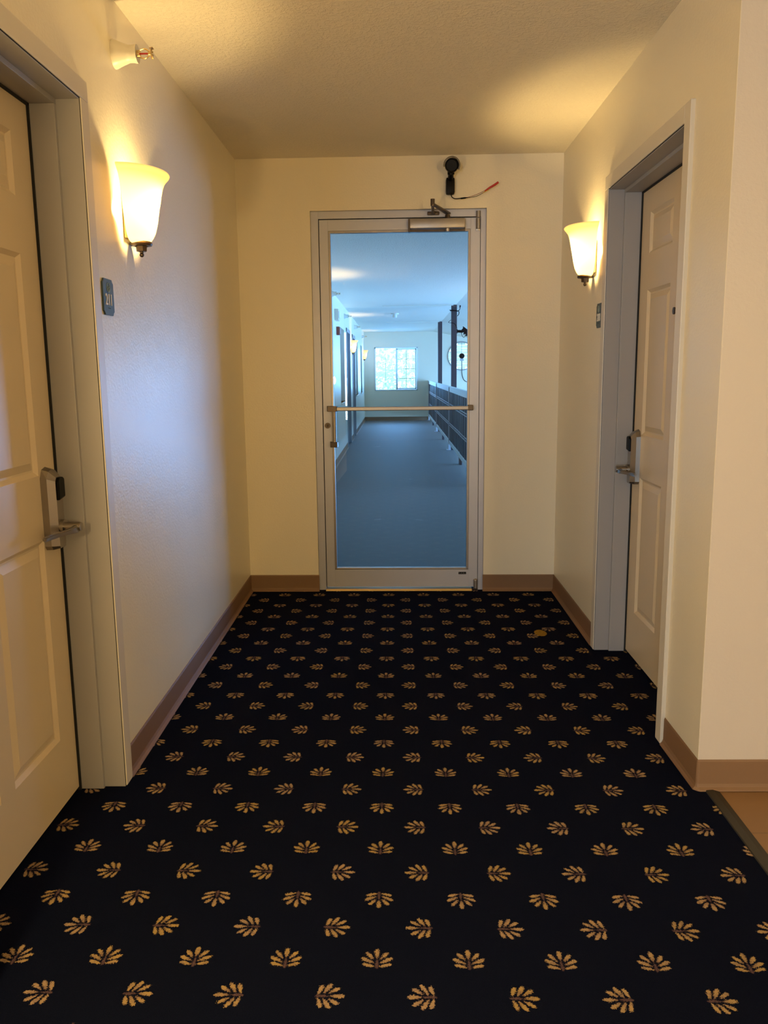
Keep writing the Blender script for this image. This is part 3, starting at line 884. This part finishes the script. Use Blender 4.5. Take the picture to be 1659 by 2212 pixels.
b.box(X4, X4+.2, prev, WY+.2, -3.2, 2.2)
struct(b.build('wall_hall_right', PAINT), 'outer wall of the open hall side, with tall window openings', 'wall')
b = MB(); b.box(.98, 1.02, 9.3, WY, -3.2, -.25); b.box(1.0, 4.6, 9.28, 9.32, -3.2, -.25)
struct(b.build('wall_under', PAINT), 'wall below the edge of the hall floor', 'wall')
cove('baseboard_hall_far', (HX, WY, 0), (1.02, WY, 0), (0, -1, 0), 'grey-brown base under the far hall window')
for i_, (ya, yb) in enumerate(((D+.16, 14.09), (15.19, 15.97), (17.0, WY))):
    cove(('baseboard_hall_near', 'baseboard_hall_middle', 'baseboard_hall_end')[i_], (HX, ya, 0), (HX, yb, 0), (1, 0, 0), ('base along the hall wall before the first doorway', 'short base between the two hall doorways', 'base along the hall wall up to the far corner')[i_])
# far window
w1 = empty('window_1', (0, WY, 0)); struct(w1, 'bright white sliding window with grid in the far hall wall', 'window')
def frame(b, xa, xb, za, zb, ya, yb, t, bev=.003):
    b.box(xa, xa+t, ya, yb, za, zb, bev); b.box(xb-t, xb, ya, yb, za, zb, bev); b.box(xa, xb, ya, yb, za, za+t, bev); b.box(xa, xb, ya, yb, zb-t, zb, bev)
b = MB(); frame(b, W0, W1, WZ0, WZ1, -.012, .10, .028); b.box(.0, .024, .0, .08, WZ0+.02, WZ1-.02, .002); b.build('window_frame', WFRAME, w1)
b = MB(); frame(b, .012, W1-.03, WZ0+.03, WZ1-.03, .02, .06, .036); sash = b.build('sliding_sash', WFRAME, w1)
b = MB()
zlo, zhi = WZ0+.06, WZ1-.06; xlo, xhi = .045, W1-.063
for k_ in (1, 2, 3):
    z_ = zlo+(zhi-zlo)*k_/4; b.box(xlo, xhi, .036, .044, z_-.006, z_+.006)
b.box((xlo+xhi)/2-.006, (xlo+xhi)/2+.006, .036, .044, zlo, zhi)
b.build('muntin', JAMB, sash)
b = MB(); b.box(xlo, xhi, .046, .050, zlo, zhi); b.build('sash_pane', WGLASS, sash)
b = MB(); b.box(W0+.02, .006, .070, .074, WZ0+.02, WZ1-.02); b.build('fixed_pane', WGLASS, w1)
b = MB(); b.box((W0+.005)/2-.005, (W0+.005)/2+.005, .075, .08, WZ0+.03, WZ1-.03)
b.build('fixed_muntin', WFRAME, w1)
# exhaust fan
fan = empty('wall_fan', (FXc, WY, FZc)); tag(fan, 'round exhaust fan with bright louvers and dark motor on the far wall', 'fan')
b = MB(); b.lathe([(FR, .0), (FR+.012, -.02), (FR-.004, -.03), (FR-.012, -.02), (FR-.012, .14), (FR, .14)], (0, 0, 0), (0, 1, 0), seg=64); b.build('fan_ring', POSTM, fan, smooth=True)
for k_ in range(9):
    zz = -FR+.04+k_*(2*FR-.08)/8
    hw = math.sqrt(max(.0, (FR-.016)**2-max(abs(zz-.036), abs(zz+.036))**2)) if max(abs(zz-.036), abs(zz+.036)) < FR-.016 else .10
    b = MB(); b.prism([(-hw, .10, zz-.034), (-hw, .085, zz+.036), (-hw, .088, zz+.0365), (-hw, .103, zz-.033)], (2*hw, 0, 0)); b.build('louver', LOUV, fan)
b = MB()
for s_ in (-1, 1):
    b.box(-FR+.01, FR-.01, .045, .055, s_*.11-.006, s_*.11+.006)
b.box(-.006, .006, .045, .055, -FR+.01, FR-.01)
b.build('support_bar', POSTM, fan)
b = MB(); b.cyl((0, -.10, 0), (0, .05, 0), .068, seg=32); b.cyl((0, -.115, 0), (0, -.10, 0), .030, .05)
mo = b.build('motor', BLACK, fan, smooth=True)
b = MB(); b.prism([(-.035, -.06, -.062), (.035, -.06, -.062), (.055, -.06, -.125), (-.055, -.06, -.125)], (0, .05, 0)); b.build('motor_bracket', POSTM, mo)
b = MB(); b.tube([(0, -.05, -.12), (.005, -.04, -.30), (.01, -.015, -.45), (.05, -.012, -.60), (.12, -.012, -.665), (.20, -.012, -.67)], .007, seg=8); b.build('power_cord', BLACK, fan, smooth=True)

# ------------------------------------------------------------------ hall fittings
el = empty('emergency_light', (HX, 11.50, 1.985)); tag(el, 'white emergency light box high on the hall wall', 'emergency light')
b = MB(); b.box(0, .055, 0, .28, 0, .15, .006); b.build('light_housing', WHITE, el)
b = MB()
for yy in (.06, .20): b.box(.054, .066, yy-.05, yy+.05, .03, .12, .004)
b.build('lamp_lens', WFRAME, el)
al = empty('fire_alarm', (HX, 11.80, 1.80)); tag(al, 'dark red fire alarm box on the hall wall', 'fire alarm')
b = MB(); b.box(0, .045, 0, .12, 0, .115, .006); b.build('alarm_housing', DRED, al)
b = MB(); b.box(.044, .056, .075, .105, .015, .10, .004); b.build('strobe_lens', WFRAME, al)
sd = empty('smoke_detector', (-.01, 15.3, 2.3225)); tag(sd, 'small smoke detector on the hall ceiling', 'smoke detector')
b = MB(); b.lathe([(0, 0), (.075, 0), (.072, -.016), (.05, -.020), (0, -.02)], (0, 0, 0), (0, 0, 1), seg=32); b.build('detector_base', WHITE, sd, smooth=True)
b = MB(); b.lathe([(.036, -.018), (.036, -.070), (.030, -.076), (0, -.076)], (0, 0, 0), (0, 0, 1), seg=28); b.build('detector_head', CASING, sd, smooth=True)

# wooden posts
def post(yy, label):
    zt = 2.352-(yy-4.8)*.0028-.004
    b = MB(); b.box(.900, .988, yy, yy+.09, .0, zt, .004)
    o = b.build('wooden_post', WOOD)
    return tag(o, label, 'post', 'dark posts by the railing', kind='thing')
post(13.545, 'dark square post with a black cable tied at its top')
post(17.794, 'dark square post farther along the railing, with nothing on it')
# cable bound round the nearer post
ct = empty('tied_cable', (.944, 13.59, 2.20)); tag(ct, 'black cable with loose plug tied round the nearer post top', 'cable')
b = MB()
b.tube([(-.05, -.05, .04), (0, -.056, .035), (.05, -.050, .03), (.054, 0, .03), (.05, .05, .03), (0, .052, .035), (-.05, .05, .04), (-.052, 0, .04), (-.05, -.05, .04)], .007, seg=8)
b.tube([(-.075, -.05, .045), (-.05, -.056, .042), (.055, -.056, .03), (.075, -.045, .015), (.072, -.05, -.02), (.05, -.052, -.05)], .006, seg=8)
b.tube([(.055, -.055, .03), (.085, -.05, .05), (.092, -.05, .09)], .005, seg=8)
b.tube([(-.05, -.054, -.11), (-.085, -.056, -.135), (-.09, -.056, -.15), (-.045, -.056, -.155), (.0, -.054, -.165), (.03, -.052, -.20), (.046, -.052, -.24)], .0035, seg=8)
b.build('cable_loop', BLACK, ct, smooth=True)
b = MB(); b.cyl((.092, -.05, .085), (.098, -.05, .135), .009, .013); b.build('plug', BLACK, ct, smooth=True)
# spotlight clamp on the nearer post
sl = empty('spotlight', (.988, 13.59, 1.915)); tag(sl, 'black spotlight on a short arm fixed to the nearer post', 'spotlight')
b = MB(); b.box(0, .012, -.03, .03, -.035, .035, .003); b.cyl((.005, 0, 0), (.10, 0, -.005), .022, seg=16); b.build('mounting_arm', BLACK, sl, smooth=True)
b = MB()
Ms = Matrix.Translation((.155, 0, -.02)) @ Matrix.Rotation(math.radians(38), 4, 'Y')
b.box(-.085, .10, -.045, .045, -.03, .03, .006); b.box(-.10, .12, -.05, .05, .028, .042, .004)
for q in range(4): b.box(-.07+q*.045, -.05+q*.045, -.04, .04, -.05, -.028, .002)
b.build('lamp_body', BLACK, sl, M=Ms)
b = MB(); b.tube([(.07, 0, -.02), (.09, 0, -.075), (.115, 0, -.10), (.135, 0, -.075), (.14, 0, -.04)], .0035, seg=8); b.build('spotlight_cord', BLACK, sl, smooth=True)

# railing
rl = empty('railing', (0, 0, 0)); tag(rl, 'railing with pale top board and dark slatted panels along the open side', 'railing')
PY = [9.30, 13.545, 17.794, 22.0]
for ya in PY:
    b = MB(); b.box(.855, .893, ya-.02, ya+.02, 0.004, 1.03, .003); po = b.build('rail_post', POSTM, rl)
    b = MB(); b.box(.825, .896, ya-.05, ya+.05, 0, .010, .002); b.build('base_plate', POSTM, po)
for ya, yb in zip(PY, PY[1:]):
    a0, a1 = ya+.021, min(yb-.021, WY-.02)
    b = MB(); b.box(.868, .890, a0, a1, .950, 1.022, .003); b.build('top_board', RAILW, rl)
    b = MB(); b.box(.858, .897, a0, a1, 1.024, 1.040, .003); b.build('cap_rail', RAILW, rl)
    b = MB(); b.box(.864, .892, a0, a1, .100, .162, .003); b.build('bottom_rail', RAILW, rl)
    b = MB()
    y_ = a0
    rnd = random.Random(int(ya*10))
    while y_ < a1-.004:
        w_ = min(.052, a1-y_)
        dx = rnd.uniform(-.006, .006)
        b.box(.876+dx, .889+dx, y_+.0015, y_+w_-.0015, .163, .949)
        y_ += .053
    b.build('slat_panel', SLAT, rl)
    b = MB()
    for zz in (.755, .722, .445, .412):
        b.box(.866, .880, a0, a1, zz-.006, zz+.006, .002)
    b.build('cross_bar', POSTM, rl)
    b = MB(); ym = (ya+yb)/2
    b.box(.872, .905, ym-.07, ym+.07, 0, .100); b.build('support_foot', WOOD, rl)

# ------------------------------------------------------------------ outdoors seen through the far window
b = MB(); b.box(-14, 14, WY+.6, WY+40, -3.4, -3.2)
struct(b.build('ground', GRASS), 'lawn outside the far window', 'ground')
def tree(x, y, zc, rad, label, n, seed):
    rnd = random.Random(seed)
    t = empty('leafy_tree', (x, y, -3.2)); tag(t, label, 'tree', 'trees outside the far window')
    b = MB(); b.tube([(0, 0, 0), (.05, 0, 1.5), (-.05, .05, 3.0), (0, 0, zc+3.2)], lambda s: .16-.10*s, seg=10); b.build('trunk', BARK, t, smooth=True)
    bm = bmesh.new()
    for _ in range(n):
        u, v, w = rnd.gauss(0, 1), rnd.gauss(0, 1), rnd.gauss(0, 1)
        l = math.sqrt(u*u+v*v+w*w) or 1
        r_ = rad*(rnd.random()**.45)
        c = Vector((u/l*r_, v/l*r_*.7, zc+3.2+w/l*r_*1.05))
        s_ = rnd.uniform(.05, .11)
        q = Euler((rnd.uniform(0, 6), rnd.uniform(0, 6), rnd.uniform(0, 6))).to_matrix()
        vs = [bm.verts.new(c+q @ Vector(p)*s_) for p in ((0, -1, 0), (.5, 0, .12), (0, 1, 0), (-.5, 0, .12))]
        bm.faces.new(vs)
    me = bpy.data.meshes.new('foliage'); bm.to_mesh(me); bm.free(); me.materials.append(LEAF)
    f = bpy.data.objects.new('foliage', me); COL.objects.link(f); f.parent = t
tree(-.75, 27.5, 1.0, 1.55, 'leafy tree behind the fixed left pane of the far window', 1500, 3)
tree(1.25, 31.5, 1.2, 1.5, 'leafy tree behind the gridded sash of the far window', 1200, 5)

# ------------------------------------------------------------------ light
def area(name, loc, rot, sx, sy, w, col):
    L = bpy.data.lights.new(name, 'AREA'); L.shape = 'RECTANGLE'; L.size = sx; L.size_y = sy; L.energy = w; L.color = col
    o = bpy.data.objects.new(name, L); COL.objects.link(o); o.location = loc; o.rotation_euler = rot
    return o
# unseen point lights, added out of view to brighten the vestibule
def fill_point(loc, w, col, r=.12):
    L = bpy.data.lights.new('lobby_lamp', 'POINT'); L.energy = w; L.color = col; L.shadow_soft_size = r
    o = bpy.data.objects.new('lobby_lamp', L); COL.objects.link(o); o.location = loc
fill_point((-.825, .85, 1.20), FILL_W*.8, (1.0, .68, .29), .05)
fill_point((1.75, -2.6, 1.45), FILL_W*2.7, (1.0, .69, .29))
area('window_daylight', (-1.9, -5.9, 1.2), (math.radians(90), 0, 0), 1.2, 1.6, FILL_DAY, (.62, .82, 1.0))  # added cool fill out of view; the lobby has no window there
# daylight through the tall windows of the open hall side and through the far window
for (ya, yb), f_ in zip(wins, (1.75, 1.35, .8, .5)):
    area('window_daylight', (X4-.02, (ya+yb)/2, .55), (0, math.radians(90), 0), 1.9, yb-ya, DAY_W*f_, DAYC)
area('window_daylight', ((W0+W1)/2, WY+.13, (WZ0+WZ1)/2), (math.radians(-90), 0, 0), W1-W0, WZ1-WZ0, DAY_W*.30, DAYC)

w = bpy.data.worlds.new('sky'); scene.world = w; w.use_nodes = True
bg = w.node_tree.nodes['Background']
bg.inputs[0].default_value = (.50, .82, 1.0, 1); bg.inputs[1].default_value = SKY

# ------------------------------------------------------------------ camera
F, PITCH, YAW, ROLL, CH = 1776.033, .169077, .0159774, .0108135, 1.28417
cd = bpy.data.cameras.new('camera'); co = bpy.data.objects.new('camera', cd); COL.objects.link(co)
Rz = Matrix.Rotation(YAW, 3, 'Z'); Rx = Matrix.Rotation(-PITCH, 3, 'X'); Ry = Matrix.Rotation(ROLL, 3, 'Y')
R3 = Rz @ Rx @ Ry                      # columns: right, forward, up
B = Matrix((R3.col[0], R3.col[2], -R3.col[1])).transposed()
co.matrix_world = Matrix.Translation((0, 0, CH)) @ B.to_4x4()
cd.sensor_fit = 'HORIZONTAL'; cd.sensor_width = 36; cd.lens = F/1659*36
cd.clip_start = .02; cd.clip_end = 200
scene.camera = co

vs = scene.view_settings
vs.view_transform = 'Standard'; vs.look = 'None'; vs.exposure = 0.52; vs.gamma = 1.0
vs.use_curve_mapping = False
scene.cycles.max_bounces = 10
scene.cycles.diffuse_bounces = 6
scene.cycles.transparent_max_bounces = 12
scene.cycles.caustics_reflective = False
scene.cycles.caustics_refractive = False
scene.cycles.sample_clamp_indirect = 6.0
scene.cycles.use_denoising = True
